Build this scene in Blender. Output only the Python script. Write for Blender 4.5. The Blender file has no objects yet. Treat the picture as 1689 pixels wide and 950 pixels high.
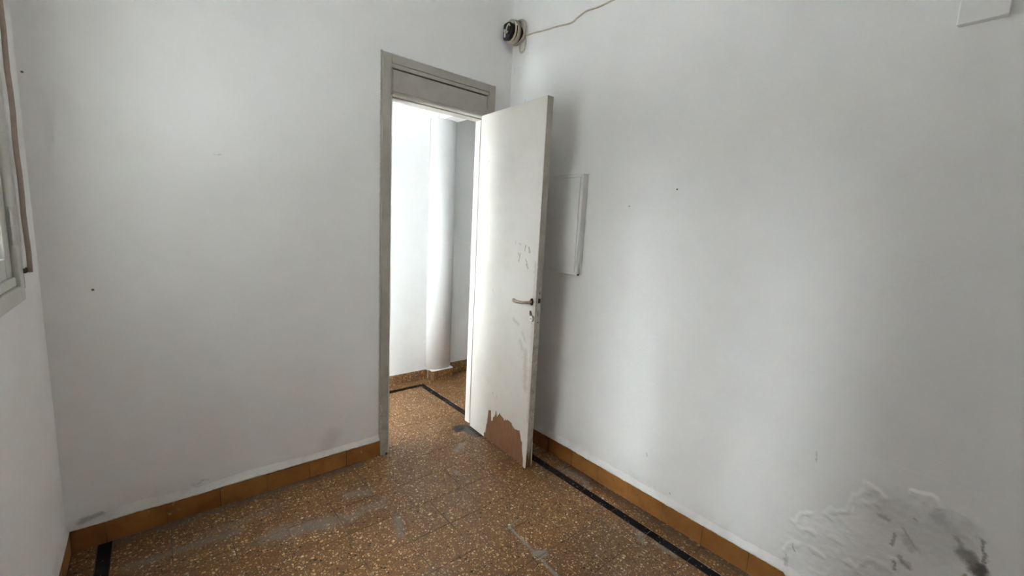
import bpy, bmesh, math, random
from mathutils import Vector, Matrix, noise
random.seed(4)
C = bpy.context.scene.collection
sc = bpy.context.scene

# ------------------------------------------------------------------ camera, sky, exposure
cam_d = bpy.data.cameras.new('camera'); cam = bpy.data.objects.new('camera', cam_d); C.objects.link(cam)
cam_d.sensor_fit = 'HORIZONTAL'; cam_d.sensor_width = 36.0
cam_d.lens = 699.1 / 1689 * 36.0
cam_d.clip_start = 0.02
def aim(loc, yaw, pitch, roll):
    cy, sy, cp, sp = math.cos(yaw), math.sin(yaw), math.cos(pitch), math.sin(pitch)
    f = Vector((-sy*cp, cy*cp, sp)); r = Vector((cy, sy, 0)); u = r.cross(f)
    c, s = math.cos(roll), math.sin(roll)
    r2 = c*r + s*u; u2 = -s*r + c*u
    m = Matrix((r2, u2, -f)).transposed().to_4x4(); m.translation = loc
    return m
cam.matrix_world = aim(Vector((-1.8388, -2.2716, 1.3876)), -0.706, -0.1431, 0.0514)
sc.camera = cam
sc.view_settings.view_transform = 'Standard'; sc.view_settings.look = 'None'
sc.view_settings.gamma = 1.0; sc.view_settings.use_curve_mapping = False
sc.view_settings.exposure = 5.30
w = bpy.data.worlds.new('sky'); sc.world = w; w.use_nodes = True
bg = w.node_tree.nodes['Background']
bg.inputs['Color'].default_value = (0.93, 0.948, 1.0, 1); bg.inputs['Strength'].default_value = 2.0   # even overcast
sc.cycles.max_bounces = 14; sc.cycles.diffuse_bounces = 9; sc.cycles.transparent_max_bounces = 12
sc.cycles.sample_clamp_indirect = 3.0; sc.cycles.caustics_reflective = False

# ------------------------------------------------------------------ node helpers
class NT:
    def __init__(s, name):
        s.m = bpy.data.materials.new(name); s.m.use_nodes = True
        s.t = s.m.node_tree; s.b = s.t.nodes['Principled BSDF']; s.out = s.t.nodes['Material Output']
        s._p = None
    def n(s, typ, **kw):
        x = s.t.nodes.new(typ)
        for k, v in kw.items(): setattr(x, k, v)
        return x
    def set(s, sock, v):
        if hasattr(v, 'is_output') or isinstance(v, bpy.types.NodeSocket): s.t.links.new(v, sock)
        elif isinstance(v, (tuple, list, Vector)):
            v = tuple(v)
            if len(sock.default_value) == 4 and len(v) == 3: v = v + (1,)
            sock.default_value = v
        else: sock.default_value = v
    def pos(s):
        if s._p is None: s._p = s.n('ShaderNodeNewGeometry').outputs['Position']
        return s._p
    def math(s, op, a, b=0.0, c=0.0, clamp=False):
        x = s.n('ShaderNodeMath', operation=op, use_clamp=clamp)
        s.set(x.inputs[0], a); s.set(x.inputs[1], b)
        if op in ('MULTIPLY_ADD', 'SMOOTH_MIN', 'SMOOTH_MAX'): s.set(x.inputs[2], c)
        return x.outputs[0]
    def vec(s, op, a, b=(0, 0, 0), scale=None):
        x = s.n('ShaderNodeVectorMath', operation=op); s.set(x.inputs[0], a)
        if op not in ('LENGTH', 'SCALE', 'NORMALIZE'): s.set(x.inputs[1], b)
        if scale is not None: s.set(x.inputs['Scale'], scale)
        return x.outputs['Value'] if op in ('LENGTH', 'DISTANCE', 'DOT_PRODUCT') else x.outputs['Vector']
    def noise(s, scale, detail=3, rough=.55, p=None, col=False, dist=0.0):
        x = s.n('ShaderNodeTexNoise'); s.set(x.inputs['Vector'], p if p is not None else s.pos())
        x.inputs['Scale'].default_value = scale; x.inputs['Detail'].default_value = detail
        x.inputs['Roughness'].default_value = rough; x.inputs['Distortion'].default_value = dist
        return x.outputs['Color'] if col else x.outputs['Fac']
    def ramp(s, v, lo, hi, a=0.0, b=1.0):
        x = s.n('ShaderNodeMapRange', interpolation_type='SMOOTHSTEP'); s.set(x.inputs['Value'], v)
        x.inputs['From Min'].default_value = lo; x.inputs['From Max'].default_value = hi
        x.inputs['To Min'].default_value = a; x.inputs['To Max'].default_value = b
        return x.outputs['Result']
    def mix(s, f, a, b):
        x = s.n('ShaderNodeMix', data_type='RGBA'); s.set(x.inputs['Factor'], f)
        s.set(x.inputs[6], a); s.set(x.inputs[7], b); return x.outputs[2]
    def warp(s, amt, scale, p=None, detail=3):
        p = p if p is not None else s.pos()
        c = s.noise(scale, detail, .6, p, True)
        d = s.vec('SUBTRACT', c, (.5, .5, .5))
        return s.vec('ADD', p, s.vec('SCALE', d, scale=amt))
    def seg(s, p, A, B, r0, r1):
        """1 inside radius r0 of the segment A-B, fading to 0 at r1"""
        A = Vector(A); B = Vector(B); ba = B - A; L = max(ba.dot(ba), 1e-9)
        pa = s.vec('SUBTRACT', p, A)
        if L > 1e-8:
            h = s.math('MULTIPLY', s.vec('DOT_PRODUCT', pa, ba), 1 / L, clamp=True)
            d = s.vec('LENGTH', s.vec('SUBTRACT', pa, s.vec('SCALE', ba, scale=h)))
        else: d = s.vec('LENGTH', pa)
        return s.ramp(d, r0, r1, 1.0, 0.0)
    def union(s, ms):
        a = ms[0]
        for b in ms[1:]: a = s.math('MAXIMUM', a, b)
        return a
    def bump(s, h, dist, strength=1.0):
        x = s.n('ShaderNodeBump'); s.set(x.inputs['Height'], h)
        x.inputs['Distance'].default_value = dist; x.inputs['Strength'].default_value = strength
        s.t.links.new(x.outputs['Normal'], s.b.inputs['Normal'])
    def done(s, col=None, rough=.5, metal=0.0, spec=None):
        if col is not None: s.set(s.b.inputs['Base Color'], col)
        s.set(s.b.inputs['Roughness'], rough); s.set(s.b.inputs['Metallic'], metal)
        if spec is not None: s.b.inputs['Specular IOR Level'].default_value = spec
        return s.m

def plain(name, col, rough=.5, metal=0.0, grain=0.0, scale=40, bump=0.0):
    t = NT(name)
    c = col
    if grain:
        c = t.mix(t.ramp(t.noise(scale, 4), .3, .7), tuple(x*(1-grain) for x in col), tuple(min(1, x*(1+grain)) for x in col))
    if bump: t.bump(t.noise(scale*2, 3), bump)
    return t.done(c, rough, metal)

# ------------------------------------------------------------------ materials
WHITE = (.875, .872, .868)
def wall_material(name, marks=(), smudges=(), base=WHITE, damp=False):
    t = NT(name)
    p = t.pos()
    c = t.mix(t.ramp(t.noise(2.2, 4, .6), .35, .7), base, tuple(x*.965 for x in base))
    # grimy, slightly green-grey film just above the skirting
    z = t.n('ShaderNodeSeparateXYZ'); t.set(z.inputs[0], p)
    low = t.ramp(z.outputs['Z'], .10, .22, 1.0, 0.0)
    dirt = t.math('MULTIPLY', low, t.ramp(t.noise(9, 5, .65), .42, .68))
    c = t.mix(t.math('MULTIPLY', dirt, .26), c, (.50, .50, .42))
    for (A, B, r0, r1, col, k, wamt) in smudges:
        pw = t.warp(wamt, 46, None, 6) if wamt else p
        m = t.math('MULTIPLY', t.seg(pw, A, B, r0, r1), k)
        c = t.mix(m, c, col)
    for (pt, r, col) in marks:
        c = t.mix(t.seg(p, pt, pt, r*.5, r), c, col)
    h = t.math('ADD', t.math('MULTIPLY', t.noise(7, 4, .5), .6), t.math('MULTIPLY', t.noise(55, 3, .6), .12))
    if damp:
        edge = t.noise(60, 5, .7)
        h = t.math('ADD', h, t.math('MULTIPLY', edge, .2))
    t.bump(h, .010, .35)
    return t.done(c, .72, 0, .3)

GREY = (.34, .33, .31); DARK = (.13, .12, .105)
X = 0.0
def dp(y, z): return (0.0, y, z)
damp_marks = [
    (dp(-2.30, .475), dp(-2.335, .44), .010, .030, (.17, .15, .13), .9, .035),
    (dp(-2.337, .455), dp(-2.337, .42), .003, .016, (.10, .10, .09), .85, .03),
    (dp(-2.325, .535), dp(-2.342, .475), .001, .008, (.20, .20, .19), .8, .03),
    (dp(-2.276, .515), dp(-2.295, .475), .002, .012, (.25, .25, .24), .8, .03),
    (dp(-2.100, .482), dp(-2.120, .480), .003, .012, (.24, .24, .23), .7, .03),
    (dp(-2.142, .440), dp(-2.140, .400), .001, .007, (.25, .25, .24), .7, .03),
    (dp(-2.160, .470), dp(-2.195, .425), .000, .006, (.25, .25, .24), .7, .02),
    (dp(-2.175, .440), dp(-2.190, .420), .004, .020, (.40, .40, .38), .55, .05),
    (dp(-2.165, .370), dp(-2.190, .352), .001, .014, (.28, .26, .24), .7, .04),
    (dp(-2.150, .350), dp(-2.158, .320), .001, .009, (.26, .25, .24), .7, .04),
    (dp(-2.232, .556), dp(-2.240, .548), .006, .026, (.42, .42, .40), .5, .03),
    (dp(-2.178, .603), dp(-2.186, .600), .000, .004, (.14, .12, .11), .8, .0),
    (dp(-2.180, .520), dp(-2.188, .515), .000, .005, (.18, .17, .16), .8, .0),
    (dp(-2.250, .545), dp(-2.290, .545), .010, .060, (.56, .56, .55), .45, .06),
    (dp(-2.140, .500), dp(-2.240, .480), .030, .110, (.62, .62, .61), .40, .08),
    (dp(-1.872, .230), dp(-1.880, .200), .000, .006, (.28, .28, .27), .7, .03),
    (dp(-1.855, .165), dp(-1.862, .130), .000, .008, (.30, .30, .29), .6, .03),
    (dp(-2.31, .405), dp(-2.313, .36), .002, .012, (.20, .18, .16), .8, .03),
]
M = {}
M['wall_right'] = wall_material('white_plaster_damp', [
    (dp(-1.237, 1.595), .005, (.06, .05, .05)), (dp(-.989, 1.52), .004, (.15, .14, .13)),
    ], damp_marks + [
    (dp(-1.9, .62), dp(-1.905, .58), .0, .004, (.45, .44, .42), .6, .02),
    (dp(-1.22, .30), dp(-1.225, .285), .0, .004, (.25, .22, .2), .6, 0),
    (dp(-1.36, .16), dp(-1.365, .155), .0, .005, (.4, .38, .36), .7, 0),
    (dp(-.15, 2.18), dp(-.15, 2.155), .0, .006, (.42, .42, .41), .5, .01),
    (dp(-.03, 2.40), dp(-.03, 2.36), .0, .004, (.42, .42, .41), .5, .01),
    ], damp=True)
M['wall_back'] = wall_material('white_plaster_back', [
    ((-2.026, 0, 1.065), .006, (.12, .11, .10)), ((-2.150, 0, 1.826), .005, (.15, .15, .15)),
    ((-1.50, 0, .118), .005, (.3, .3, .2)),
    ], [
    ((-.875, 0, .1), (-.875, 0, 2.26), .002, .010, (.30, .33, .30), .7, .012),
    ((-.875, 0, 2.257), (-.13, 0, 2.257), .001, .009, (.30, .32, .29), .65, .012),
    ((-.130, 0, 1.9), (-.130, 0, 2.26), .001, .008, (.30, .32, .29), .65, .012),
    ((-1.62, 0, 1.63), (-1.59, 0, 1.632), .0, .004, (.45, .44, .42), .5, .02),
    ((-2.12, 0, .125), (-2.06, 0, .135), .003, .016, (.22, .23, .22), .6, .03),
    ((-1.76, 0, .145), (-1.70, 0, .155), .001, .008, (.52, .54, .46), .6, .04),
    ((-1.14, 0, .20), (-1.16, 0, .16), .01, .08, (.62, .56, .52), .35, .05),
    ])
M['wall'] = wall_material('white_plaster')
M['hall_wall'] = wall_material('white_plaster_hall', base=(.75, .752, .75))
M['ceiling'] = plain('white_ceiling', (.88, .88, .875), .8, grain=.01)
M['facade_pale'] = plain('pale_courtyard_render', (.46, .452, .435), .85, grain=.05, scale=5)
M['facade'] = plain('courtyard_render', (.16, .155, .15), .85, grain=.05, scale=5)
M['courtyard'] = plain('courtyard_concrete', (.74, .73, .715), .85, grain=.1, scale=6)

def terrazzo(name, base, film=True, stains_and_bands=()):
    t = NT(name)
    info = t.n('ShaderNodeObjectInfo')
    off = t.vec('SCALE', (7.3, 3.1, 5.7), scale=info.outputs['Random'])
    p0 = t.vec('ADD', t.pos(), off)
    pw = t.warp(.006, 160, p0, 2)
    def layer(scale, lo, hi):
        v = t.n('ShaderNodeTexVoronoi'); v.feature = 'F1'; t.set(v.inputs['Vector'], pw); v.inputs['Scale'].default_value = scale
        v.inputs['Randomness'].default_value = 1.0
        s = t.n('ShaderNodeSeparateColor'); t.set(s.inputs[0], v.outputs['Color'])
        size = t.math('MULTIPLY_ADD', s.outputs[1], hi - lo, lo)
        inside = t.math('LESS_THAN', v.outputs['Distance'], size)
        r = t.n('ShaderNodeValToRGB'); r.color_ramp.interpolation = 'CONSTANT'
        stops = [(0, (0.100, 0.047, 0.018)), (.16, (0.168, 0.082, 0.027)), (.34, (0.132, 0.057, 0.019)), (.46, (0.376, 0.222, 0.092)), (.62, (0.475, 0.322, 0.164)),
                 (.76, (0.190, 0.123, 0.069)), (.84, (0.573, 0.459, 0.314)), (.915, (0.005, 0.004, 0.003))]
        e = r.color_ramp.elements
        e[0].position = 0; e[0].color = stops[0][1] + (1,); e[1].position = stops[1][0]; e[1].color = stops[1][1] + (1,)
        for q, col in stops[2:]:
            x = e.new(q); x.color = col + (1,)
        t.set(r.inputs['Fac'], s.outputs[0])
        return inside, r.outputs['Color']
    tint = t.mix(info.outputs['Random'], tuple(x*.82 for x in base), tuple(x*1.16 for x in base))
    c = t.mix(t.ramp(t.noise(24, 4, .6, p0), .3, .7), tint, (.115, .055, .020))
    i3, c3 = layer(185, .20, .46); c = t.mix(i3, c, c3)
    i2, c2 = layer(95, .18, .45); c = t.mix(i2, c, c2)
    i1, c1 = layer(58, .09, .38); c = t.mix(i1, c, c1)
    if film:   # worn, dusty bloom in irregular patches
        m = t.math('MULTIPLY', t.ramp(t.noise(2.6, 5, .62), .54, .78), .2)
        c = t.mix(m, c, (.15, .115, .088))
    rough = t.ramp(t.noise(6, 4), .3, .7, .34, .55)
    for (A, B, r0, r1, col, k, wa) in stains_and_bands:
        ps = t.warp(wa, 34, None, 6)
        c = t.mix(t.math('MULTIPLY', t.seg(ps, A, B, r0, r1), k), c, col)
    t.bump(t.noise(90, 3), .001, .4)
    return t.done(c, rough, 0, .4)
CEM = (0.223, 0.214, 0.205)
floor_stains_and_bands = [
    ((-.635, -.93, 0), (-.66, -1.27, 0), .002, .010, CEM, .85, .025),
    ((-.64, -1.13, 0), (-.62, -1.14, 0), .006, .026, CEM, .8, .05),
    ((-.66, -.93, 0), (-.55, -.915, 0), .001, .008, CEM, .5, .03),
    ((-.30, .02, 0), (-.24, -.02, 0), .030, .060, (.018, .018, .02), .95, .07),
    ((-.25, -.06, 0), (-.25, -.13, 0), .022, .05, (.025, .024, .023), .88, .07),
    ((-.47, -.22, 0), (-.40, -.17, 0), .006, .030, (0.248, 0.236, 0.223), .6, .06),
    ((-.60, -.42, 0), (-.59, -.40, 0), .006, .022, (0.260, 0.248, 0.236), .55, .05),
    ((-1.50, -.34, 0), (-1.30, -.40, 0), .01, .07, (0.167, 0.146, 0.124), .5, .15),
    ((-1.55, -.36, 0), (-1.20, -.44, 0), .00, .060, (0.174, 0.155, 0.136), .45, .16),
    ((-1.20, -.43, 0), (-1.03, -.42, 0), .002, .045, (0.186, 0.167, 0.146), .5, .12),
    ((-1.14, -.27, 0), (-1.06, -.30, 0), .004, .05, (0.205, 0.186, 0.167), .55, .08),
    ((-1.75, -.20, 0), (-1.45, -.15, 0), .00, .05, (0.161, 0.143, 0.124), .4, .14),
    ((-2.05, -.02, 0), (-1.00, -.02, 0), .005, .055, (.085, .07, .06), .7, .06),  # darker band along the foot of the back wall
    ((-1.98, -.22, 0), (-1.62, -.24, 0), .00, .035, (0.167, 0.155, 0.143), .55, .06),
    ((-1.02, -.55, 0), (-1.06, -.68, 0), .0, .03, (0.186, 0.174, 0.161), .5, .06),
    ((-.085, -.74, 0), (-.05, -.86, 0), .004, .045, (0.186, 0.174, 0.161), .6, .07),
    ((-.06, -.9, 0), (-.09, -.95, 0), .0, .03, (0.223, 0.205, 0.192), .55, .05),
    ((-.16, -1.32, 0), (-.20, -1.36, 0), .0, .03, (0.248, 0.236, 0.217), .55, .05),
    ((-.165, -1.40, 0), (-.165, -1.50, 0), .0, .02, (0.248, 0.236, 0.217), .6, .04),
    ((-.03, -.7, 0), (-.03, -2.4, 0), .0, .035, (.07, .05, .04), .6, .03),  # darker band along the foot of the right wall
]
M['terrazzo'] = terrazzo('brown_terrazzo', (.165, .074, .022), stains_and_bands=floor_stains_and_bands)
M['terrazzo_base'] = terrazzo('brown_terrazzo_skirting', (.20, .11, .05), film=False)
def mk_grout():
    t = NT('cement_grout')
    return t.done(t.mix(t.ramp(t.noise(5, 4), .4, .6), (.035, .028, .022), (.13, .11, .09)), .85)
M['grout'] = mk_grout()
def mk_strip():
    t = NT('black_terrazzo_strip')
    v = t.n('ShaderNodeTexVoronoi'); t.set(v.inputs['Vector'], t.warp(.008, 120)); v.inputs['Scale'].default_value = 120
    s = t.n('ShaderNodeSeparateColor'); t.set(s.inputs[0], v.outputs['Color'])
    chip = t.math('MULTIPLY', t.math('LESS_THAN', v.outputs['Distance'], .35), t.ramp(s.outputs[0], .90, .93))
    c = t.mix(t.ramp(t.noise(14, 5, .6), .35, .75), (.004, .004, .005), (.012, .012, .013))
    c = t.mix(chip, c, (.25, .24, .22))
    t.bump(t.noise(80, 3), .001, .4)
    return t.done(c, .6, 0, .12)
M['strip'] = mk_strip()
def mk_ochre():
    t = NT('ochre_ceramic')
    info = t.n('ShaderNodeObjectInfo')
    c = t.mix(info.outputs['Random'], (.30, .125, .030), (.38, .17, .045))
    c = t.mix(t.ramp(t.noise(11, 5, .6), .35, .75), c, (.24, .095, .025))
    fl = t.math('MULTIPLY', t.ramp(t.noise(60, 4, .7), .69, .73), .6)
    c = t.mix(fl, c, (.55, .48, .38))
    for A, B in (((-1.87, 0, .075), (-1.83, 0, .085)), ((-1.92, 0, .085), (-1.91, 0, .080)), ((-1.85, 0, .045), (-1.81, 0, .05)), ((-.985, 0, .07), (-.985, 0, .055))):
        c = t.mix(t.math('MULTIPLY', t.seg(t.warp(.03, 70), A, B, .001, .008), .8), c, (.62, .58, .52))
    c = t.mix(t.seg(t.pos(), (-1.415, 0, .06), (-1.415, 0, .055), .003, .006), c, (.03, .02, .015))
    t.bump(t.noise(30, 3), .001, .3)
    return t.done(c, .42)
M['ochre'] = mk_ochre()
def mk_casing():
    t = NT('stone_grey_gloss_paint')
    c = t.mix(t.ramp(t.noise(5, 5, .65), .35, .7), (.43, .405, .355), (.37, .345, .30))
    chips = t.math('MULTIPLY', t.seg(t.warp(.03, 45), (-.873, -.014, .15), (-.873, -.014, .33), .0, .006), .8)
    c = t.mix(chips, c, (.75, .75, .73))
    z = t.n('ShaderNodeSeparateXYZ'); t.set(z.inputs[0], t.pos())
    low = t.math('MULTIPLY', t.ramp(z.outputs['Z'], .05, .9, 1, 0), t.ramp(t.noise(20, 5, .7), .45, .7))
    c = t.mix(t.math('MULTIPLY', low, .4), c, (.24, .21, .17))
    t.bump(t.noise(30, 3), .001, .4)
    return t.done(c, .42)
M['casing'] = mk_casing()
HX, HY, ANG = -0.2282, -0.0082, 1.5179
DX = Vector((-math.cos(ANG), -math.sin(ANG), 0)); NX = Vector((-DX.y, DX.x, 0)); H0 = Vector((HX, HY, 0))
def dw(s, z, n=0.0): return H0 + DX*s + NX*n + Vector((0, 0, z))
def mk_leaf():
    t = NT('cream_door_paint')
    c = t.mix(t.ramp(t.noise(3, 5, .6), .35, .7), (.69, .665, .625), (.62, .595, .55))
    BR = (.22, .135, .07)
    def st(s0, z0, s1, z1, r0, r1, col, k, wa):
        nonlocal c
        c = t.mix(t.math('MULTIPLY', t.seg(t.warp(wa*1.5, 60, None, 6) if wa else t.pos(), dw(s0, z0), dw(s1, z1), r0, r1*1.5), k*.85), c, col)
    st(.412, 1.305, .414, 1.295, .0, .006, BR, .4, .01)
    st(.445, 1.297, .462, 1.290, .0, .005, BR, .45, .01)
    st(.505, 1.288, .500, 1.262, .0, .005, BR, .75, .01)
    st(.535, 1.280, .545, 1.255, .0, .007, BR, .75, .015)
    st(.440, 1.242, .452, 1.228, .0, .005, BR, .6, .01)
    st(.463, 1.242, .450, 1.195, .0, .005, BR, .65, .01)
    st(.510, 1.215, .530, 1.185, .0, .005, BR, .55, .012)
    st(.520, 1.185, .535, 1.165, .0, .007, BR, .6, .012)
    st(.20, 1.0, .23, .96, .0, .006, (.45, .38, .30), .35, .03)
    st(.43, .855, .475, .835, .002, .012, (.36, .32, .27), .55, .02)
    st(.52, .79, .545, .75, .0, .012, (.34, .30, .26), .5, .04)
    st(.50, .74, .53, .70, .0, .014, (.36, .32, .28), .5, .05)
    st(.555, .69, .57, .48, .000, .020, (.42, .36, .29), .6, .05)
    st(.25, .34, .26, .34, .0, .007, (.35, .3, .28), .5, .01)
    st(.30, .335, .305, .33, .0, .008, (.4, .37, .33), .5, .01)
    st(.60, 1.2, .612, .3, .000, .014, (.42, .36, .28), .55, .03)
    st(.10, 1.78, .10, 1.775, .0, .006, (.4, .38, .36), .6, 0)
    z = t.n('ShaderNodeSeparateXYZ'); t.set(z.inputs[0], t.pos())
    spk = t.math('MULTIPLY', t.ramp(t.noise(70, 4, .7), .66, .74), t.ramp(z.outputs['Z'], .3, 1.3, .5, .12))
    c = t.mix(spk, c, (.34, .29, .23))
    t.bump(t.noise(14, 4), .002, .35)
    return t.done(c, .38)
M['leaf'] = mk_leaf()
M['jamb'] = plain('lightened_jamb_paint', (.70, .68, .64), .42, grain=.04, scale=6)  # casing paint made lighter, putting the bright corridor light into the colour
def mk_edge():
    t = NT('aged_door_edge_paint')
    z = t.n('ShaderNodeSeparateXYZ'); t.set(z.inputs[0], t.pos())
    c = t.mix(t.ramp(t.noise(9, 5, .65), .35, .7), (.50, .47, .41), (.40, .36, .30))
    low = t.math('MULTIPLY', t.ramp(z.outputs['Z'], .6, 1.6, 1, .15), t.ramp(t.noise(34, 5, .7), .42, .66))
    c = t.mix(t.math('MULTIPLY', low, .6), c, (.24, .17, .10))
    return t.done(c, .45)
M['edge'] = mk_edge()
def mk_wood(name, a, b):
    t = NT(name)
    mp = t.n('ShaderNodeMapping'); mp.inputs['Scale'].default_value = (1, 1, .12)
    t.set(mp.inputs[0], t.pos())
    g = t.noise(90, 4, .6, mp.outputs[0]); g2 = t.noise(7, 4, .6)
    c = t.mix(t.ramp(g, .3, .7), a, b); c = t.mix(t.math('MULTIPLY', t.ramp(g2, .4, .75), .5), c, tuple(x*.72 for x in a))
    t.bump(g, .0008, .5)
    return t.done(c, .6)
M['wood'] = mk_wood('bare_red_brown_plywood', (.205, .095, .045), (.26, .128, .062))
M['wood_dark'] = mk_wood('dark_bare_wood', (.10, .05, .028), (.15, .08, .045))
M['bronze'] = plain('worn_bronze', (.30, .24, .19), .32, .9, grain=.2, scale=60)
M['brown_metal'] = plain('brown_tarnished_metal', (.13, .075, .055), .45, .7, grain=.25, scale=80)
M['chrome'] = plain('chrome', (.85, .84, .82), .3, .7)
M['steel'] = plain('dull_lock_steel', (.46, .43, .39), .45, .55, grain=.15, scale=70)
M['black'] = plain('black_part_and_recess_shade', (.015, .013, .012), .6)  # black parts; also stands in for shade in keyholes, slots and the groove
M['cable'] = plain('beige_cable_sheath', (.55, .48, .38), .5, grain=.08, scale=30)
M['bakelite'] = plain('dark_brown_bakelite', (.018, .011, .010), .16)
M['panel'] = plain('white_panel_paint', (.80, .797, .785), .5, grain=.02, scale=6)
M['box'] = plain('shaded_box_paint', (.72, .717, .70), .5, grain=.02, scale=6)  # greyer than the panel: shade of the box side put into the colour
M['window'] = plain('grey_white_window_paint', (.56, .55, .51), .4, grain=.05, scale=8)
M['brown_cable'] = plain('brown_cable_sheath', (.31, .235, .195), .5, grain=.1)
M['white_pvc'] = plain('white_trunking', (.86, .857, .85), .45)
M['alu'] = plain('hinge_metal', (.50, .48, .45), .4, .3)
def mk_glass():
    t = NT('window_glass')
    tr = t.n('ShaderNodeBsdfTransparent'); tr.inputs[0].default_value = (.90, .93, .92, 1)
    gl = t.n('ShaderNodeBsdfGlossy'); gl.inputs['Roughness'].default_value = .02
    fr = t.n('ShaderNodeFresnel'); geo = t.n('ShaderNodeNewGeometry')
    t.set(fr.inputs['IOR'], t.math('MULTIPLY_ADD', geo.outputs['Backfacing'], 1/1.45 - 1.45, 1.45))   # same reflectance entering and leaving the pane
    mx = t.n('ShaderNodeMixShader'); t.set(mx.inputs[0], fr.outputs[0])
    t.t.links.new(tr.outputs[0], mx.inputs[1]); t.t.links.new(gl.outputs[0], mx.inputs[2])
    t.t.links.new(mx.outputs[0], t.out.inputs['Surface'])
    return t.m
M['glass'] = mk_glass()

# ------------------------------------------------------------------ mesh helpers
class MB:
    def __init__(s): s.v = []; s.f = []
    def add(s, vs, fs):
        o = len(s.v); s.v += [tuple(v) for v in vs]; s.f += [tuple(i + o for i in f) for f in fs]; return s
    def box(s, a, b):
        x0, y0, z0 = [min(a[i], b[i]) for i in range(3)]; x1, y1, z1 = [max(a[i], b[i]) for i in range(3)]
        return s.add([(x0,y0,z0),(x1,y0,z0),(x1,y1,z0),(x0,y1,z0),(x0,y0,z1),(x1,y0,z1),(x1,y1,z1),(x0,y1,z1)],
                     [(0,3,2,1),(4,5,6,7),(0,1,5,4),(1,2,6,5),(2,3,7,6),(3,0,4,7)])
    def prism(s, poly, fn, d0, d1):
        """poly of (a,b); fn(a,b,d) -> point"""
        n = len(poly)
        vs = [fn(a, b, d0) for a, b in poly] + [fn(a, b, d1) for a, b in poly]
        fs = [tuple(range(n))[::-1], tuple(range(n, 2*n))] + [(i, (i+1) % n, (i+1) % n + n, i + n) for i in range(n)]
        return s.add(vs, fs)
    def tube(s, pts, r, k=8, closed=False):
        pts = [Vector(p) for p in pts]; n = len(pts)
        if closed: tans = [(pts[(i+1) % n] - pts[i-1]).normalized() for i in range(n)]
        else: tans = [(pts[min(i+1, n-1)] - pts[max(i-1, 0)]).normalized() for i in range(n)]
        up = Vector((0, 0, 1)) if abs(tans[0].z) < .9 else Vector((1, 0, 0))
        vs = []; u = (up - tans[0]*up.dot(tans[0])).normalized()
        for i in range(n):
            u = (u - tans[i]*u.dot(tans[i])).normalized(); w_ = tans[i].cross(u)
            rr = r[i] if isinstance(r, (list, tuple)) else r
            for j in range(k):
                a = 2*math.pi*j/k; vs.append(pts[i] + (u*math.cos(a) + w_*math.sin(a))*rr)
        fs = []
        for i in range(n if closed else n-1):
            for j in range(k):
                a = i*k + j; b = i*k + (j+1) % k; c = ((i+1) % n)*k + (j+1) % k; d = ((i+1) % n)*k + j
                fs.append((a, b, c, d))
        if not closed: fs += [tuple(range(k))[::-1], tuple(range((n-1)*k, n*k))]
        return s.add(vs, fs)
    def mesh(s, name, mat, bevel=0, smooth=False, seg=2):
        m = bpy.data.meshes.new(name); m.from_pydata(s.v, [], s.f)
        bm = bmesh.new(); bm.from_mesh(m)
        bmesh.ops.recalc_face_normals(bm, faces=bm.faces)
        if bevel:
            es = [e for e in bm.edges if len(e.link_faces) == 2 and e.calc_face_angle(0) > .6]
            bmesh.ops.bevel(bm, geom=es, offset=bevel, segments=seg, affect='EDGES', profile=.5, clamp_overlap=True)
        bm.to_mesh(m); bm.free()
        if smooth:
            for p in m.polygons: p.use_smooth = True
        if mat: m.materials.append(mat)
        return m
    def build(s, name, mat, parent=None, bevel=0, smooth=False, seg=2):
        return link(name, s.mesh(name, mat, bevel, smooth, seg), parent)
def link(name, data, parent=None, loc=None):
    o = bpy.data.objects.new(name, data); C.objects.link(o)
    if parent: o.parent = parent
    if loc is not None: o.location = loc
    return o
def tag(o, label, cat, kind=None, group=None):
    o['label'] = label; o['category'] = cat
    if kind: o['kind'] = kind
    if group: o['group'] = group
    return o
def empty(name, loc=(0, 0, 0), rz=0):
    o = link(name, None, None, loc); o.rotation_euler = (0, 0, rz); o.empty_display_size = .1
    return o
def smooth_path(pts, n=8):
    pts = [Vector(p) for p in pts]; out = []
    P = [pts[0]*2 - pts[1]] + pts + [pts[-1]*2 - pts[-2]]
    for i in range(1, len(P)-2):
        a, b, c, d = P[i-1:i+3]
        for j in range(n):
            t = j/n
            out.append(.5*((2*b) + (c-a)*t + (2*a-5*b+4*c-d)*t*t + (3*b-a-3*c+d)*t**3))
    out.append(pts[-1]); return out

# ------------------------------------------------------------------ room shell
W = 2.162; YN = -3.3; ZC = 3.0; TH = .10; HB = .0954
DL, DR, DT = -.825, -.185, 2.075          # rough opening in the back wall
YH = .985                                  # far wall of the corridor
XE0, XE1 = -1.7, 3.2                      # corridor ends
WY0, WY1, WZ0, WZ1 = -1.15, -.325, 1.12, 2.37    # window opening

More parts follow.
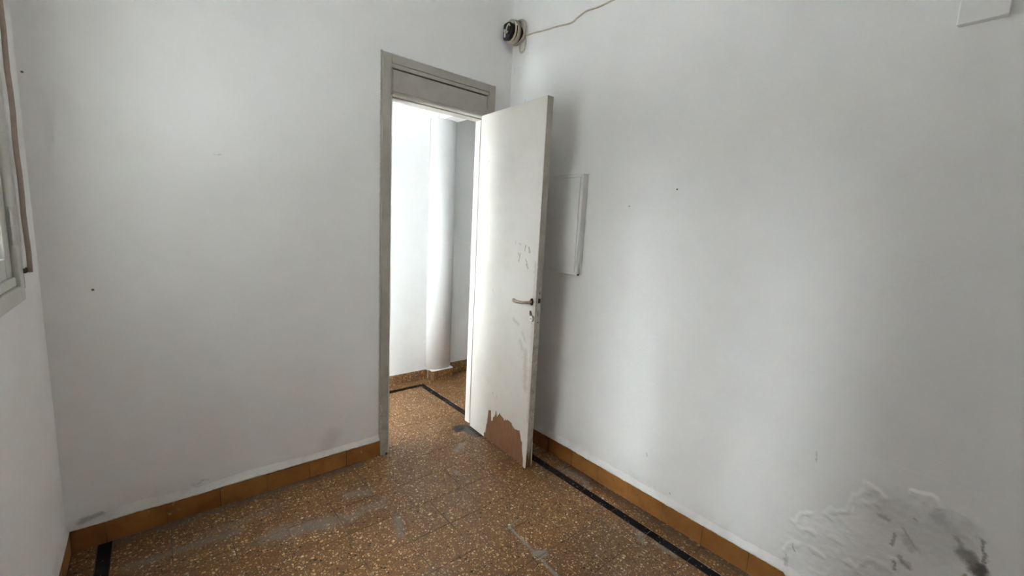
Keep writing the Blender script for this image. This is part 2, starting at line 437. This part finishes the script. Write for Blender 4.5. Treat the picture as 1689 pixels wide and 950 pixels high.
b = MB()
b.box((-W-.3, 0, 0), (DL, TH, ZC)); b.box((DR, 0, 0), (XE1, TH, ZC)); b.box((DL, 0, DT+.14), (DR, TH, ZC))
wall_back = b.build('wall_back', M['wall_back']); tag(wall_back, 'white painted back wall with the doorway and ochre skirting', 'wall', 'structure')
b = MB()
wall_right = MB().box((0, YN, 0), (.1, 0, ZC)).build('wall_right', M['wall_right']); tag(wall_right, 'white right wall with peeling damp patch low down', 'wall', 'structure')
b = MB()
b.box((-W-.06, YN, 0), (-W, 0, WZ0)); b.box((-W-.06, YN, WZ1), (-W, 0, ZC)); b.box((-W-.06, YN, WZ0), (-W, WY0, WZ1)); b.box((-W-.06, WY1, WZ0), (-W, 0, WZ1))
wall_left = b.build('wall_left', M['wall']); tag(wall_left, 'white left wall around the window', 'wall', 'structure')
b = MB()
b.box((-W-.12, YN, 0), (-W-.06, 0, WZ0)); b.box((-W-.12, YN, WZ1), (-W-.06, 0, ZC)); b.box((-W-.12, YN, WZ0), (-W-.06, WY0, WZ1)); b.box((-W-.12, WY1, WZ0), (-W-.06, 0, WZ1))  # outer skin added in dark render to cut bounce from the reveals
wall_outside = b.build('wall_outside', M['facade']); tag(wall_outside, 'unseen outer skin of the window wall, added dark to cut light off the reveals', 'wall', 'structure')
wall_near = MB().box((-W-.3, YN-.1, 0), (.1, YN, ZC)).build('wall_near', M['wall']); tag(wall_near, 'plain white wall opposite the doorway', 'wall', 'structure')
ceiling = MB().box((-W-.3, YN-.1, ZC), (XE1+.1, TH, ZC+.1)).build('ceiling', M['ceiling']); tag(ceiling, 'plain white ceiling over room and corridor', 'ceiling', 'structure')

# corridor shell
ceiling_hall = MB().box((XE0-.1, TH, 2.9), (XE1+.1, YH+.1, ZC+.1)).build('ceiling_hall', M['ceiling']); tag(ceiling_hall, 'plain white corridor ceiling', 'ceiling', 'structure')
wall_hall = MB().box((XE0-.3, YH, 0), (XE1, YH+.1, 2.9)).build('wall_hall', M['hall_wall']); tag(wall_hall, 'bright white corridor wall seen through the doorway', 'wall', 'structure')
wall_hall_end = MB().box((XE1, 0, 0), (XE1+.1, YH+.1, 2.9)).build('wall_hall_end', M['hall_wall']); tag(wall_hall_end, 'white wall closing the dim end of the corridor', 'wall', 'structure')
b = MB().box((XE0-.1, TH, 2.1), (XE0, YH, 2.9)); b.box((XE0-.1, TH, 0), (XE0, TH+.12, 2.1)); b.box((XE0-.1, .76, 0), (XE0, YH, 2.1)); b.box((XE0-.1, TH+.12, 0), (XE0, .76, .1))
wall_hall_window = b.build('wall_hall_window', M['hall_wall']); tag(wall_hall_window, 'white wall around the glazed end of the corridor', 'wall', 'structure')
# glazed balcony door closing the bright end of the corridor
win2 = empty('window_2', (XE0-.05, 0, 0)); tag(win2, 'glazed opening at the bright end of the corridor', 'window', 'structure')
y0, y1, z0, z1 = TH+.12, .76, 0.1, 2.1
for (p, q) in (((y0, z0), (y0+.05, z1)), ((y1-.05, z0), (y1, z1)), ((y0+.05, z1-.05), (y1-.05, z1)), ((y0+.05, z0), (y1-.05, z0+.05))):
    MB().box((-.02, p[0], p[1]), (.02, q[0], q[1])).build('frame', M['window'], win2, .003)
MB().box((-.003, y0+.05, z0+.05), (.003, y1-.05, z1-.05)).build('pane', M['glass'], win2)

# rounded pilaster with its terrazzo plinth, and the beam it carries
def pil(x0, x1, yf, n=26, e=2.05):
    cx, hw, dep = (x0+x1)/2, (x1-x0)/2, YH - yf
    poly = []
    for i in range(n+1):
        a = math.pi*i/n; ca, sa = math.cos(a), math.sin(a)
        poly.append((cx - hw*math.copysign(abs(ca)**(2/e), ca), YH - dep*max(sa, 0)**(2/e)))
    return poly
b = MB(); b.prism(pil(-.035, .21, .89), lambda a, bb, d: (a, bb, d), .088, 2.235)
column = b.build('column', M['hall_wall'], smooth=False)
for p in column.data.polygons: p.use_smooth = len(p.vertices) == 4
tag(column, 'white rounded pilaster on a terrazzo plinth in the corridor', 'column', 'structure')
pl = MB().box((.0, .885, 0), (.195, YH, .088)).build('plinth', M['terrazzo_base'], column, .004)
b = MB(); b.prism([(-.02, .90), (0.0, .887), (.193, .887), (.20, .90), (.20, YH), (-.02, YH)], lambda a, bb, d: (a, bb, d), .088, .096)
b.build('plaster_collar', M['hall_wall'], column, .003)
beam = MB().box((.045, TH, 2.235), (.18, .985, 2.9)).build('beam', M['hall_wall']); tag(beam, 'white ceiling beam crossing the corridor above the rounded pilaster', 'beam', 'structure')

# ------------------------------------------------------------------ floor: tiles one by one
floor = MB().box((-W-.3, YN-.1, -.12), (XE1+.1, TH, -.0022)).box((XE0-.1, TH, -.12), (XE1+.1, YH+.1, -.0022)).build('floor', M['grout']); tag(floor, 'brown terrazzo tile floor with black border strips', 'floor', 'structure')
cache = {}
def tile(name, x0, x1, y0, y1, mat, gap=.0011, bev=.0017):
    key = (name, round(x1-x0, 4), round(y1-y0, 4))
    if key not in cache:
        hx, hy = (x1-x0)/2 - gap, (y1-y0)/2 - gap
        cache[key] = MB().box((-hx, -hy, -.012), (hx, hy, 0)).mesh(name, mat, bev, seg=1)
    o = link(name, cache[key], floor, ((x0+x1)/2, (y0+y1)/2, random.uniform(-.0005, .0003)))
    o.rotation_euler = (random.uniform(-.0012, .0012), random.uniform(-.0012, .0012), random.choice((0, 0, 0, math.pi)) )
    return o
xs = [-.1506] + [-.045 - .2*k for k in range(1, 10)] + [-2.035]
ys = [.8396, .655] + [.455 - .2*k for k in range(0, 16)]
YF = -2.55
for i in range(len(xs)-1):
    for j in range(len(ys)-1):
        if ys[j+1] < YF-.01 or (ys[j+1] > .06 and xs[i+1] < XE0-.01): continue
        tile('floor_tile', xs[i+1], xs[i], ys[j+1], ys[j], M['terrazzo'])
for j in range(len(ys)-1):
    if ys[j+1] < YF-.01: continue
    tile('border_strip', -.1506, -.105, ys[j+1], ys[j], M['strip'])
    if ys[j] <= .06:
        tile('border_tile', -.105, .0, ys[j+1], ys[j], M['terrazzo'])
        tile('border_strip', -2.079, -2.035, ys[j+1]+.02, ys[j]+.02, M['strip'])
        tile('border_tile', -2.162, -2.079, ys[j+1], ys[j], M['terrazzo'])
    else:
        for k in range(4): tile('floor_tile', -.105+.2*k, .095+.2*k, ys[j+1], ys[j], M['terrazzo'])
hx_ = [-.105 - .2*k for k in range(0, 9)]
tile('border_strip', -.1506, -.105, .8396, .8846, M['strip'])
for k in range(8):
    x1 = -.1506 - .2*k
    tile('border_strip', x1-.2, x1, .8396, .8846, M['strip'])
for k in range(12): tile('border_tile', -1.76+.2*k, -1.56+.2*k, .8846, YH, M['terrazzo'])
for k in range(3): tile('floor_tile', .24 - .345 + .2*k, .44 - .345 + .2*k, .8396, .8846, M['terrazzo'])
for k in range(4): tile('border_strip', .34+.2*k, .54+.2*k, .86, .905, M['strip']) if k else None
far = MB().box((-W, YN, -.012), (0, YF-.205, -.0002)).build('terrazzo_screed', M['terrazzo'], floor)

# ------------------------------------------------------------------ skirting tiles and the ragged plaster edge above them
def base_tiles(name, label, cuts, place, mat, h, kind='baseboard'):
    g = empty(name); tag(g, label, 'skirting', 'structure')
    p, q = place(min(cuts[0], cuts[-1]), 0), place(max(cuts[0], cuts[-1]), .0042)
    MB().box((p[0], p[1], 0), (q[0], q[1], h-.004)).build('mortar_bed', M['grout'], g)
    for a, c in zip(cuts[:-1], cuts[1:]):
        lo, hi = min(a, c)+.0007, max(a, c)-.0007
        t_ = .006 + random.uniform(-.0006, .0008)
        hh = h + random.uniform(-.0015, .0015)
        p, q = place(lo, 0), place(hi, t_)
        MB().box((p[0], p[1], 0), (q[0], q[1], hh)).build('skirting_tile', mat, g, .0018, seg=1)
    return g
bk = [-W+.0065] + [-2.051 + .1966*k for k in range(6)] + [-.8735]
base_tiles('baseboard_back', 'ochre ceramic skirting along the back wall left of the doorway', bk, lambda a, t: (a, -t), M['ochre'], HB)
base_tiles('baseboard_back_corner', 'short ochre skirting piece hidden behind the open door', [-.131, -.0065], lambda a, t: (a, -t), M['ochre'], HB)
rk = [0.0] + [-.157 - .1968*k for k in range(13)] + [-2.75, -3.0, YN]
base_tiles('baseboard_right', 'ochre ceramic skirting along the foot of the right wall', rk, lambda a, t: (-t, a), M['ochre'], HB)
lk = [0.0] + [-.19 - .1968*k for k in range(13)] + [-2.75, -3.0, YN]
base_tiles('baseboard_left', 'ochre ceramic skirting under the window wall', lk, lambda a, t: (-W+t, a), M['ochre'], HB)
hk = [-1.7 + .24*k for k in range(8)] + [-.02]
base_tiles('baseboard_hall', 'brown terrazzo skirting along the corridor wall', hk, lambda a, t: (a, YH-t*1.6), M['terrazzo_base'], .087)
base_tiles('baseboard_hall_recess', 'darker terrazzo skirting right of the corridor pilaster', [.2, .44, .68, .92, 1.16, 1.4, 1.64], lambda a, t: (a, YH-t*1.6), M['terrazzo_base'], .105)

def ragged_edge(name, wall, a0, a1, fn, mat, seed, notch=()):
    """uneven lip of plaster that laps over the top of the skirting"""
    n = int(abs(a1-a0)/.008); vs = []; prof = 5
    for i in range(n+1):
        a = a0 + (a1-a0)*i/n
        n1 = noise.noise(Vector((a*6, seed, 0))); n2 = noise.noise(Vector((a*32, seed, 3))); n3 = noise.noise(Vector((a*90, seed, 7)))
        zb = HB + .0005 + .004*n1 + .003*n2 + .0015*n3
        for (na, nb, nd) in notch:
            if na < a < nb: zb -= nd
        pr = .0085 + .002*n1 + .001*n2
        for (d, z) in ((-.002, zb), (pr, zb), (pr, zb+.006), (pr*.55, zb+.018+.006*n1), (-.0015, zb+.045+.012*n1)):
            vs.append(fn(a, d, z))
    fs = []
    for i in range(n):
        for j in range(prof-1):
            q = i*prof+j; fs.append((q, q+1, q+prof+1, q+prof))
    b = MB(); b.add(vs, fs)
    o = b.build(name, mat, wall, smooth=True); return o
ragged_edge('plaster_edge', wall_back, -W, -.875, lambda a, d, z: (a, -d, z), M['wall_back'], 1.3)
ragged_edge('plaster_edge', wall_right, YN, 0, lambda a, d, z: (-d, a, z), M['wall_right'], 4.1, [(-2.3, -1.86, .010), (-2.0, -1.9, .006)])
ragged_edge('plaster_edge', wall_left, YN, 0, lambda a, d, z: (-W+d, a, z), M['wall'], 8.7)

# blistered, flaking plaster low on the right wall: real relief on a fine grid
def blister():
    y0, y1, z0, z1, st = -2.62, -1.76, .135, .70, .005
    poly = [(-1.80, .15), (-1.86, .31), (-1.895, .37), (-1.965, .41), (-2.0, .42), (-2.03, .50), (-2.06, .57), (-2.12, .565), (-2.18, .61), (-2.24, .62), (-2.30, .60), (-2.35, .54), (-2.37, .46), (-2.36, .30), (-2.34, .12), (-1.8, .10)]
    def inside(y, z):
        c = False
        for (a, b_), (c_, d) in zip(poly, poly[1:] + poly[:1]):
            if (b_ > z) != (d > z) and y < (c_-a)*(z-b_)/(d-b_) + a: c = not c
        return c
    def pdist(y, z):
        m = 9
        for (a, b_), (c_, d) in zip(poly, poly[1:] + poly[:1]):
            ex, ez = c_-a, d-b_; L = ex*ex+ez*ez; t = max(0, min(1, ((y-a)*ex+(z-b_)*ez)/L))
            m = min(m, math.hypot(y-a-ex*t, z-b_-ez*t))
        return m
    ridges = [[(-1.869, .313), (-1.882, .355), (-1.897, .367)], [(-1.873, .31), (-1.90, .30), (-1.93, .302)],
              [(-1.955, .408), (-1.985, .405), (-1.997, .413), (-2.015, .46), (-2.033, .498), (-2.045, .54)],
              [(-2.04, .50), (-2.07, .505), (-2.10, .515)], [(-2.05, .556), (-2.075, .55), (-2.104, .545)],
              [(-1.93, .235), (-1.95, .245), (-1.97, .25)], [(-1.86, .17), (-1.875, .20), (-1.88, .23)],
              [(-2.165, .603), (-2.19, .606), (-2.235, .60)], [(-2.26, .555), (-2.30, .545), (-2.32, .52)], [(-2.05, .25), (-2.09, .30), (-2.14, .33), (-2.16, .36)]]
    ny = int((y1-y0)/st); nz = int((z1-z0)/st); vs = []; fs = []
    for i in range(ny+1):
        for j in range(nz+1):
            y = y0 + st*i; z = z0 + st*j
            wy = y + .03*noise.noise(Vector((y*18, z*18, 1))) + .012*noise.noise(Vector((y*55, z*55, 2)))
            wz = z + .03*noise.noise(Vector((y*18, z*18, 5))) + .012*noise.noise(Vector((y*55, z*55, 6)))
            d = pdist(wy, wz); s = 1 if inside(wy, wz) else -1
            env = max(0, min(1, (d*s + .012)/.03))
            h = 0
            if env > 0:
                dd, pp = noise.voronoi(Vector((wy*17, wz*17, 0)), distance_metric='DISTANCE')
                r = noise.cell(Vector((pp[0].x*9.1, pp[0].y*9.1, 3)))
                crack = min(1, (dd[1]-dd[0])/.12)
                h = .0022*max(0, r) * crack + .0016*noise.noise(Vector((y*45, z*45, 9))) + .0010*noise.noise(Vector((y*120, z*120, 4)))
                h *= env
            for rd in ridges:
                for (a, b_), (c_, e) in zip(rd, rd[1:]):
                    if abs(wy-a) > .08 or abs(wz-b_) > .08: continue
                    ex, ez = c_-a, e-b_; L = ex*ex+ez*ez; t = max(0, min(1, ((wy-a)*ex+(wz-b_)*ez)/L))
                    q = math.hypot(wy-a-ex*t, wz-b_-ez*t)
                    if q < .012: h = max(h, .0042*(1-(q/.012)**2))
            border = min(y-y0, y1-y, z-z0, z1-z); k = min(1, border/.03)
            x = -(.0004 + h)*k + (1-k)*.0012
            vs.append((x, y, z))
    for i in range(ny):
        for j in range(nz):
            a = i*(nz+1)+j; fs.append((a, a+1, a+nz+2, a+nz+1))
    MB().add(vs, fs).build('blistered_plaster', M['wall_right'], wall_right, smooth=True)
blister()

# ------------------------------------------------------------------ door casing
cas = empty('trim_1', (0, 0, 0)); tag(cas, 'stone grey painted door casing with a boarded transom above the opening', 'door frame', 'structure')
CL, CR, CT = -.8733, -.1319, 2.2555
MB().box((CL, -.014, 0), (-.826, 0, CT)).build('casing_board', M['casing'], cas, .002)
MB().box((-.180, -.014, 0), (CR, 0, CT)).build('casing_board', M['casing'], cas, .002)
MB().box((-.826, -.014, 2.212), (-.180, 0, CT)).build('casing_board', M['casing'], cas, .002)
MB().box((-.826, -.007, 2.192), (-.180, .01, 2.212)).build('inner_fillet', M['casing'], cas, .002)
MB().box((-.826, -.007, 2.055), (-.816, .01, 2.192)).build('inner_fillet', M['casing'], cas, .002)
MB().box((-.190, -.007, 2.055), (-.180, .01, 2.192)).build('inner_fillet', M['casing'], cas, .002)
MB().box((-.826, .012, 2.07), (-.180, .09, 2.215)).build('groove_backing', M['black'], cas)  # black sheet stands in for the shade inside the groove
MB().box((-.815, -.004, 2.073), (-.191, .012, 2.1845)).build('transom_panel', M['casing'], cas, .001)
b = MB(); n = 10
poly = [(.03, 2.075), (.03, 2.055)] + [(-.004 - .009*math.sin(math.pi*i/n), 2.065 - .010*math.cos(math.pi*i/n)) for i in range(n+1)]
b.prism(poly, lambda a, z, d: (d, a, z), -.815, -.191)
b.build('nosing', M['casing'], cas, 0)
MB().box((-.815, .03, 2.048), (-.191, TH, 2.07)).build('head_lining', M['casing'], cas, .002)
for (xa, xb, sx) in ((-.845, -.814, 1), (-.190, -.160, -1)):
    MB().box((xa, 0, 0), (xb, TH, 2.07)).build('jamb_lining', M['jamb'], cas, .001)
MB().box((-.814, .045, 0), (-.806, TH, 2.05)).build('door_stop', M['jamb'], cas, .002)
MB().box((-.198, .045, 0), (-.190, TH, 2.05)).build('door_stop', M['jamb'], cas, .002)
MB().box((-.842, -.0155, .0), (-.832, -.013, .012)).build('dark_hole_patch', M['black'], cas)  # raised black patch stands in for a dark hole at the casing foot

# ------------------------------------------------------------------ open door leaf
LW, LT, LH, LZ = .616, .0412, 2.06, .012
leaf = empty('door_1', H0, math.atan2(DX.y, DX.x)); tag(leaf, 'open cream door leaf with a torn patch of bare wood at its foot', 'door', 'structure')
MB().box((.002, .0018, LZ+.001), (LW-.002, LT-.0018, LH-.001)).build('core', M['wood'], leaf)
peel = [(.176, LZ), (.176, .040), (.184, .046), (.188, .042), (.194, .054), (.196, .075), (.200, .109), (.205, .112), (.212, .165), (.217, .214), (.226, .2145), (.229, .212),
        (.243, .222), (.247, .216), (.250, .185), (.2545, .157), (.258, .154), (.264, .158), (.271, .186), (.278, .192), (.282, .189), (.288, .204), (.293, .206), (.2965, .238), (.302, .240), (.308, .228), (.312, .205), (.318, .207),
        (.326, .225), (.331, .222), (.338, .240), (.343, .240), (.349, .229), (.356, .230), (.364, .224), (.372, .226), (.382, .222), (.388, .209), (.392, .211), (.398, .222), (.404, .2235), (.412, .220), (.419, .232), (.428, .227), (.440, .229), (.455, .226), (.465, .226),
        (.470, .213), (.478, .212), (.486, .205), (.498, .203), (.508, .202), (.518, .207), (.532, .206), (.536, .214), (.542, .213), (.549, .194), (.553, .186), (.558, .168), (.566, .154), (.573, .151), (.574, .120), (.580, .085), (.587, .062), (.589, .035), (.590, LZ)]
front = [(.0, LZ), (.022, LZ), (.023, .026), (.0245, LZ), (.074, LZ), (.075, .030), (.0765, LZ)] + peel + [(.605, LZ-.006), (LW-.003, LZ), (LW, .10), (LW, LH), (0, LH)]
b = MB(); b.prism(front, lambda s, z, d: (s, d, z), -.0004, .0019); b.build('painted_face', M['leaf'], leaf)
MB().box((0, LT-.0018, LZ), (LW, LT, LH)).build('painted_face', M['leaf'], leaf)
# painted lipping on the closing edge, torn away at the foot
ed = [(.0015, .16), (.004, .10), (.006, .115), (.009, .085), (.012, .125), (.016, .10), (.0195, .060), (.023, .09), (.026, .12), (.029, .145), (.0325, .10), (.0355, .045), (.0375, .16), (.040, .18), (.040, LH), (.0015, LH)]
b = MB(); b.prism(ed, lambda n_, z, d: (d, n_, z), LW-.0022, LW+.0012); b.build('edge_lipping', M['edge'], leaf)
MB().box((LW-.004, .003, LZ), (LW-.0005, .038, .2)).build('torn_edge', M['wood_dark'], leaf)
b = MB(); b.prism([(.0372, .165), (.0412, .165), (.0425, .03), (.041, .028)], lambda n_, z, d: (d, n_, z), LW-.001, LW+.003); b.build('splinter', M['leaf'], leaf)
MB().box((.002, .0, LH-.0005), (LW-.001, LT, LH+.001)).build('top_edge', M['edge'], leaf)
# lever handle
hd = MB(); k = 20
hd.prism([(.013*math.cos(2*math.pi*i/k), .020*math.sin(2*math.pi*i/k)) for i in range(k)], lambda a, z, d: (.588+a, d, .985+z), -.0065, 0.0005)
rose = hd.build('handle_rose', M['brown_metal'], leaf, .002, smooth=False)
pts = smooth_path([(.588, -.006, .985), (.588, -.030, .984), (.578, -.044, .983), (.555, -.046, .979), (.520, -.044, .976), (.490, -.041, .976), (.466, -.037, .978)], 6)
rr = [.0075 if i < 14 else .0072 + .0025*min(1, (i-14)/18) for i in range(len(pts))]
hb = MB(); hb.tube(pts, rr, 12)
hb.build('lever_handle', M['bronze'], leaf, smooth=True)
hb2 = MB(); hb2.tube([(.467, -.037, .978), (.462, -.0365, .9785), (.4595, -.036, .979)], [.0098, .0085, .003], 12); hb2.build('handle_tip', M['chrome'], leaf, smooth=True)
# keyhole plate and cylinder rosette
kp = MB(); kp.prism([(.0105*math.cos(2*math.pi*i/k), .018*math.sin(2*math.pi*i/k)) for i in range(k)], lambda a, z, d: (.5835+a-.25*z, d, .917+z), -.003, .0005)
plate = kp.build('keyhole_plate', M['brown_metal'], leaf, .001)
MB().prism([(.0035*math.cos(2*math.pi*i/12), .008*math.sin(2*math.pi*i/12)) for i in range(12)], lambda a, z, d: (.5855+a, d, .922+z), -.0036, -.002).build('keyhole', M['black'], leaf)
cy = MB(); cy.prism([(.0145*math.cos(2*math.pi*i/24), .0165*math.sin(2*math.pi*i/24)) for i in range(24)], lambda a, z, d: (.597+a, d, .893+z), -.011, .0005)
ros = cy.build('cylinder_rosette', M['chrome'], leaf, .003)
MB().box((.590, -.0125, .891), (.606, -.0105, .8945)).build('keyway', M['black'], leaf)
MB().prism([(.0165*math.cos(2*math.pi*i/24), .0185*math.sin(2*math.pi*i/24)) for i in range(24)], lambda a, z, d: (.598+a, d, .893+z), -.003, .0004).build('rosette_rim', M['brown_metal'], leaf, .001)
# lock forend on the closing edge
fe = MB().box((LW+.0008, .0125, .858), (LW+.0028, .0335, 1.052)).build('lock_forend', M['steel'], leaf, .0008)
MB().box((LW+.0025, .016, .981), (LW+.0060, .031, 1.006)).build('latch_bolt', M['black'], leaf, .001)
MB().box((LW+.0025, .0165, .945), (LW+.0034, .030, .975)).build('bolt_cover', M['alu'], leaf, .0003)
MB().box((LW+.0025, .018, .905), (LW+.0032, .021, .937)).build('bolt_slot', M['black'], leaf)
for zc in (1.037, .873):
    MB().prism([(.0042*math.cos(2*math.pi*i/12), .0042*math.sin(2*math.pi*i/12)) for i in range(12)], lambda a, z, d: (d, .0235+a, zc+z), LW+.002, LW+.0036).build('screw', M['brown_metal'], leaf)
for zc in (.28, 1.05, 1.80):
    hb = MB(); hb.tube([(-.004, LT+.004, zc-.045), (-.004, LT+.004, zc+.045)], .006, 10); hb.build('hinge', M['alu'], leaf, smooth=False)

# ------------------------------------------------------------------ window in the left wall
PX = -W + .022
win = empty('window_1', (-W, 0, 0)); tag(win, 'grey painted casement window in the left wall', 'window', 'structure')
FY1, FZ0 = -.300, 1.086                    # outer corner of the frame near the back wall
FY0, FZ1 = -1.175, 2.40
fw = .048
def wb(name, x0, x1, ya, yb, za, zb, mat='window', bev=.003, par=None):
    return MB().box((x0, ya, za), (x1, yb, zb)).build(name, M[mat], par or win, bev)
wb('frame', -.06, .011, FY1-fw, FY1, FZ0, FZ1); wb('frame', -.06, .011, FY0, FY0+fw, FZ0, FZ1)
wb('frame', -.06, .011, FY0+fw, FY1-fw, FZ0, FZ0+fw); wb('frame', -.06, .011, FY0+fw, FY1-fw, FZ1-fw, FZ1)
mid = (FY0+FY1)/2
def sash(ya, yb):
    za, zb = FZ0+fw+.004, FZ1-fw-.004; st, br = .062, .085
    s = wb('sash', -.055, -.003, ya, ya+st, za, zb); 
    wb('stile', -.055, -.003, yb-st, yb, za, zb, par=s)
    wb('rail', -.055, -.004, ya+st, yb-st, za, za+br, par=s); wb('rail', -.055, -.004, ya+st, yb-st, zb-st, zb, par=s)
    wb('weather_board', -.03, .003, ya+.004, yb-.004, za-.002, za+.026, par=s)
    for (a, c, d, e) in ((ya+st, yb-st, za+br, za+br+.012), (ya+st, yb-st, zb-st-.012, zb-st), (ya+st, ya+st+.012, za+br, zb-st), (yb-st-.012, yb-st, za+br, zb-st)):
        wb('glazing_bead', -.038, -.012, a, c, d, e, par=s)
    wb('pane', -.041, -.037, ya+st-.004, yb-st+.004, za+br-.004, zb-st+.004, 'glass', 0, par=s)
    return s
s1 = sash(mid+.003, FY1-fw-.003); s2 = sash(FY0+fw+.003, mid-.003)
wb('meeting_cover', -.003, .008, mid-.022, mid+.022, FZ0+fw+.01, FZ1-fw-.01)
for zc in (1.315, 2.15):
    for dz in (-.029, .029):
        b = MB(); b.tube([(.009, FY1-fw-.006, zc+dz-.027), (.009, FY1-fw-.006, zc+dz+.027)], .0075, 10); b.build('hinge', M['alu'], win)
b = MB(); b.tube(smooth_path([(.006, mid, 1.62), (.05, mid, 1.62), (.055, mid-.01, 1.60), (.055, mid-.012, 1.52)], 5), .008, 8); b.build('window_handle', M['bronze'], win, smooth=True)

# brown cable in a white trunking strip beside the window
cb = empty('trunking_cable', (-W, -.285, 1.165)); tag(cb, 'brown cable running down the left wall along white trunking beside the window', 'cable')
b = MB(); pts = [(.022 + .001*math.sin(i*1.7), .006 + .002*math.sin(i*.9), .004 + i*.06) for i in range(31)]
b.tube(pts, .0062, 10); b.build('cable', M['brown_cable'], cb, smooth=True)
MB().box((.0, -.012, .016), (.015, .004, 1.83)).build('trunking', M['white_pvc'], cb, .002)
MB().box((.001, -.012, .002), (.018, .004, .0205)).build('end_plug', M['black'], cb, .004)
MB().box((.0, -.008, -.045), (.010, .0, .004)).build('clip', M['steel'], cb, .001)

# ------------------------------------------------------------------ access panel behind the door, cover plate high up
pn = empty('fuse_box', (0, -.46, 1.1375)); tag(pn, 'shallow white box on the right wall half hidden behind the open door', 'box')
def pb(name, x0, x1, ya, yb, za, zb, mat='panel', bev=.0015): return MB().box((x0, ya, za), (x1, yb, zb)).build(name, M[mat], pn, bev)
pb('box_body', -.040, 0, -.252, .25, .003, .553, 'box')
pb('panel_frame', -.044, -.040, -.252, -.236, .003, .553); pb('panel_frame', -.044, -.040, .236, .25, .003, .553)
pb('panel_frame', -.044, -.040, -.236, .236, .538, .553); pb('panel_frame', -.044, -.040, -.236, .236, .003, .016)
pb('panel_door', -.047, -.040, -.2345, .2345, .0175, .5365)
pb('corner_shade', -.0395, -.030, -.258, -.2515, -.001, .008, 'brown_metal', .0006)  # dark block stands in for shade at the lower corner of the box
pb('plaster_bead', -.004, 0, -.258, .255, .5525, .558, 'panel', .001)

cp = empty('cover_plate', (0, -2.117, 2.028)); tag(cp, 'small white square cover plate high on the right wall', 'cover plate')
MB().box((-.018, -.049, .002), (0, .049, .105)).build('back_box', M['white_pvc'], cp, .002)
MB().box((-.030, -.051, 0), (-.018, .051, .107)).build('lid', M['white_pvc'], cp, .0025)

# ------------------------------------------------------------------ cable coil in the corner, cable along the right wall
coil = empty('cable_coil', (0, -.060, 2.584)); tag(coil, 'beige cable wound on a dark holder in the upper corner of the room', 'cable')
b = MB(); R0 = .056
turns = 6; pts = []
for i in range(turns*20+1):
    a = 2*math.pi*i/20; tt = i/(turns*20)
    r = R0 + .003*math.sin(i*.31) + .004*noise.noise(Vector((i*.13, 2, 0))) + .008*math.sin(math.pi*tt)
    x = -.084 + .050*tt + .004*math.sin(i*.17)
    pts.append((x, r*math.cos(a)*.95, r*math.sin(a)*1.03))
b.tube(pts, .0040, 8); b.build('cable_winding', M['cable'], coil, smooth=True)
b = MB(); pts = []
for i in range(61):
    a = 2*math.pi*i/20; r = .066 + .007*math.sin(i*.4)
    pts.append((-.012 - .0004*i, -.016 + r*math.cos(a), .006 + r*math.sin(a)*1.04))
b.tube(pts, .0044, 8); b.build('cable_winding', M['cable'], coil, smooth=True)
# dark D-shaped holder
b = MB(); n = 20; poly = [(.040, -.046), (.046, -.036), (.046, .040), (.040, .050)] + [(.012 - .058*math.sin(math.pi*i/n), .052*math.cos(math.pi*i/n)) for i in range(n+1)]
b.prism(poly, lambda a, z, d: (d, a, z), -.094, -.004); b.build('holder', M['bakelite'], coil, .004)
b = MB(); b.tube(smooth_path([(-.094, .000, -.005), (-.104, .003, -.014), (-.108, -.006, .012), (-.103, -.018, .030), (-.096, -.022, .020)], 6), .0038, 8); b.build('cable_end', M['cable'], coil, smooth=True)
for (yy, zz, hh) in ((.026, -.020, .013), (.030, .006, .009)):
    MB().box((-.0985, yy-.005, zz-hh), (-.093, yy+.005, zz+hh)).build('contact', M['chrome'], coil, .001)
# loose hanging loop
b = MB(); b.tube(smooth_path([(-.012, -.030, -.040), (-.014, -.026, -.075), (-.016, -.032, -.105), (-.016, -.050, -.118), (-.014, -.072, -.100), (-.012, -.078, -.060), (-.010, -.070, -.030)], 6), .0042, 8)
b.build('loose_loop', M['cable'], coil, smooth=True)
cable = MB(); path = [(-.02, -.03, 2.535), (-.012, -.06, 2.545), (-.006, -.09, 2.560), (-.006, -.194, 2.556), (-.006, -.293, 2.543), (-.006, -.415, 2.530), (-.006, -.509, 2.518), (-.006, -.555, 2.531), (-.006, -.619, 2.545), (-.006, -.701, 2.538), (-.006, -.801, 2.540), (-.006, -.95, 2.545), (-.006, -1.2, 2.56), (-.006, -1.5, 2.6)]
cable.tube(smooth_path(path, 7), .0048, 8)
co = cable.build('wall_cable', M['cable'], smooth=True); tag(co, 'beige cable sagging along the top of the right wall from the coil', 'cable')

# ------------------------------------------------------------------ unseen courtyard outside the window, laid out to shape its light
XO = -6.6
court = MB().box((-14, -9, .3), (-W-.12, 8, .4)).build('ground', M['courtyard']); tag(court, 'pale concrete courtyard outside the window', 'ground', 'structure')
for nm, xa, xb, ya, yb, zb, zt, mt in (('wall_courtyard_near', XO-.3, XO, -8.5, .2, 2.9, 8.0, 'facade_pale'), ('wall_blocker_base', XO-.3, XO+.05, -8.5, .2, .4, 2.9, 'facade'), ('wall_courtyard_low', XO-.3, XO, .2, 1.2, .4, 3.1, 'facade'),
                                       ('wall_courtyard_far', XO-.3, XO, 1.2, 8, .4, 8.0, 'facade'), ('wall_blocker_end', XO-.3, -W-.12, -2.9, -2.6, .4, 9.0, 'facade')):  # dark base and end wall added out of view to block window light
    o = MB().box((xa, ya, zb), (xb, yb, zt)).build(nm, M[mt]); tag(o, 'unseen rendered courtyard wall placed to shape the window light', 'wall', 'structure')
bpy.context.view_layer.update()
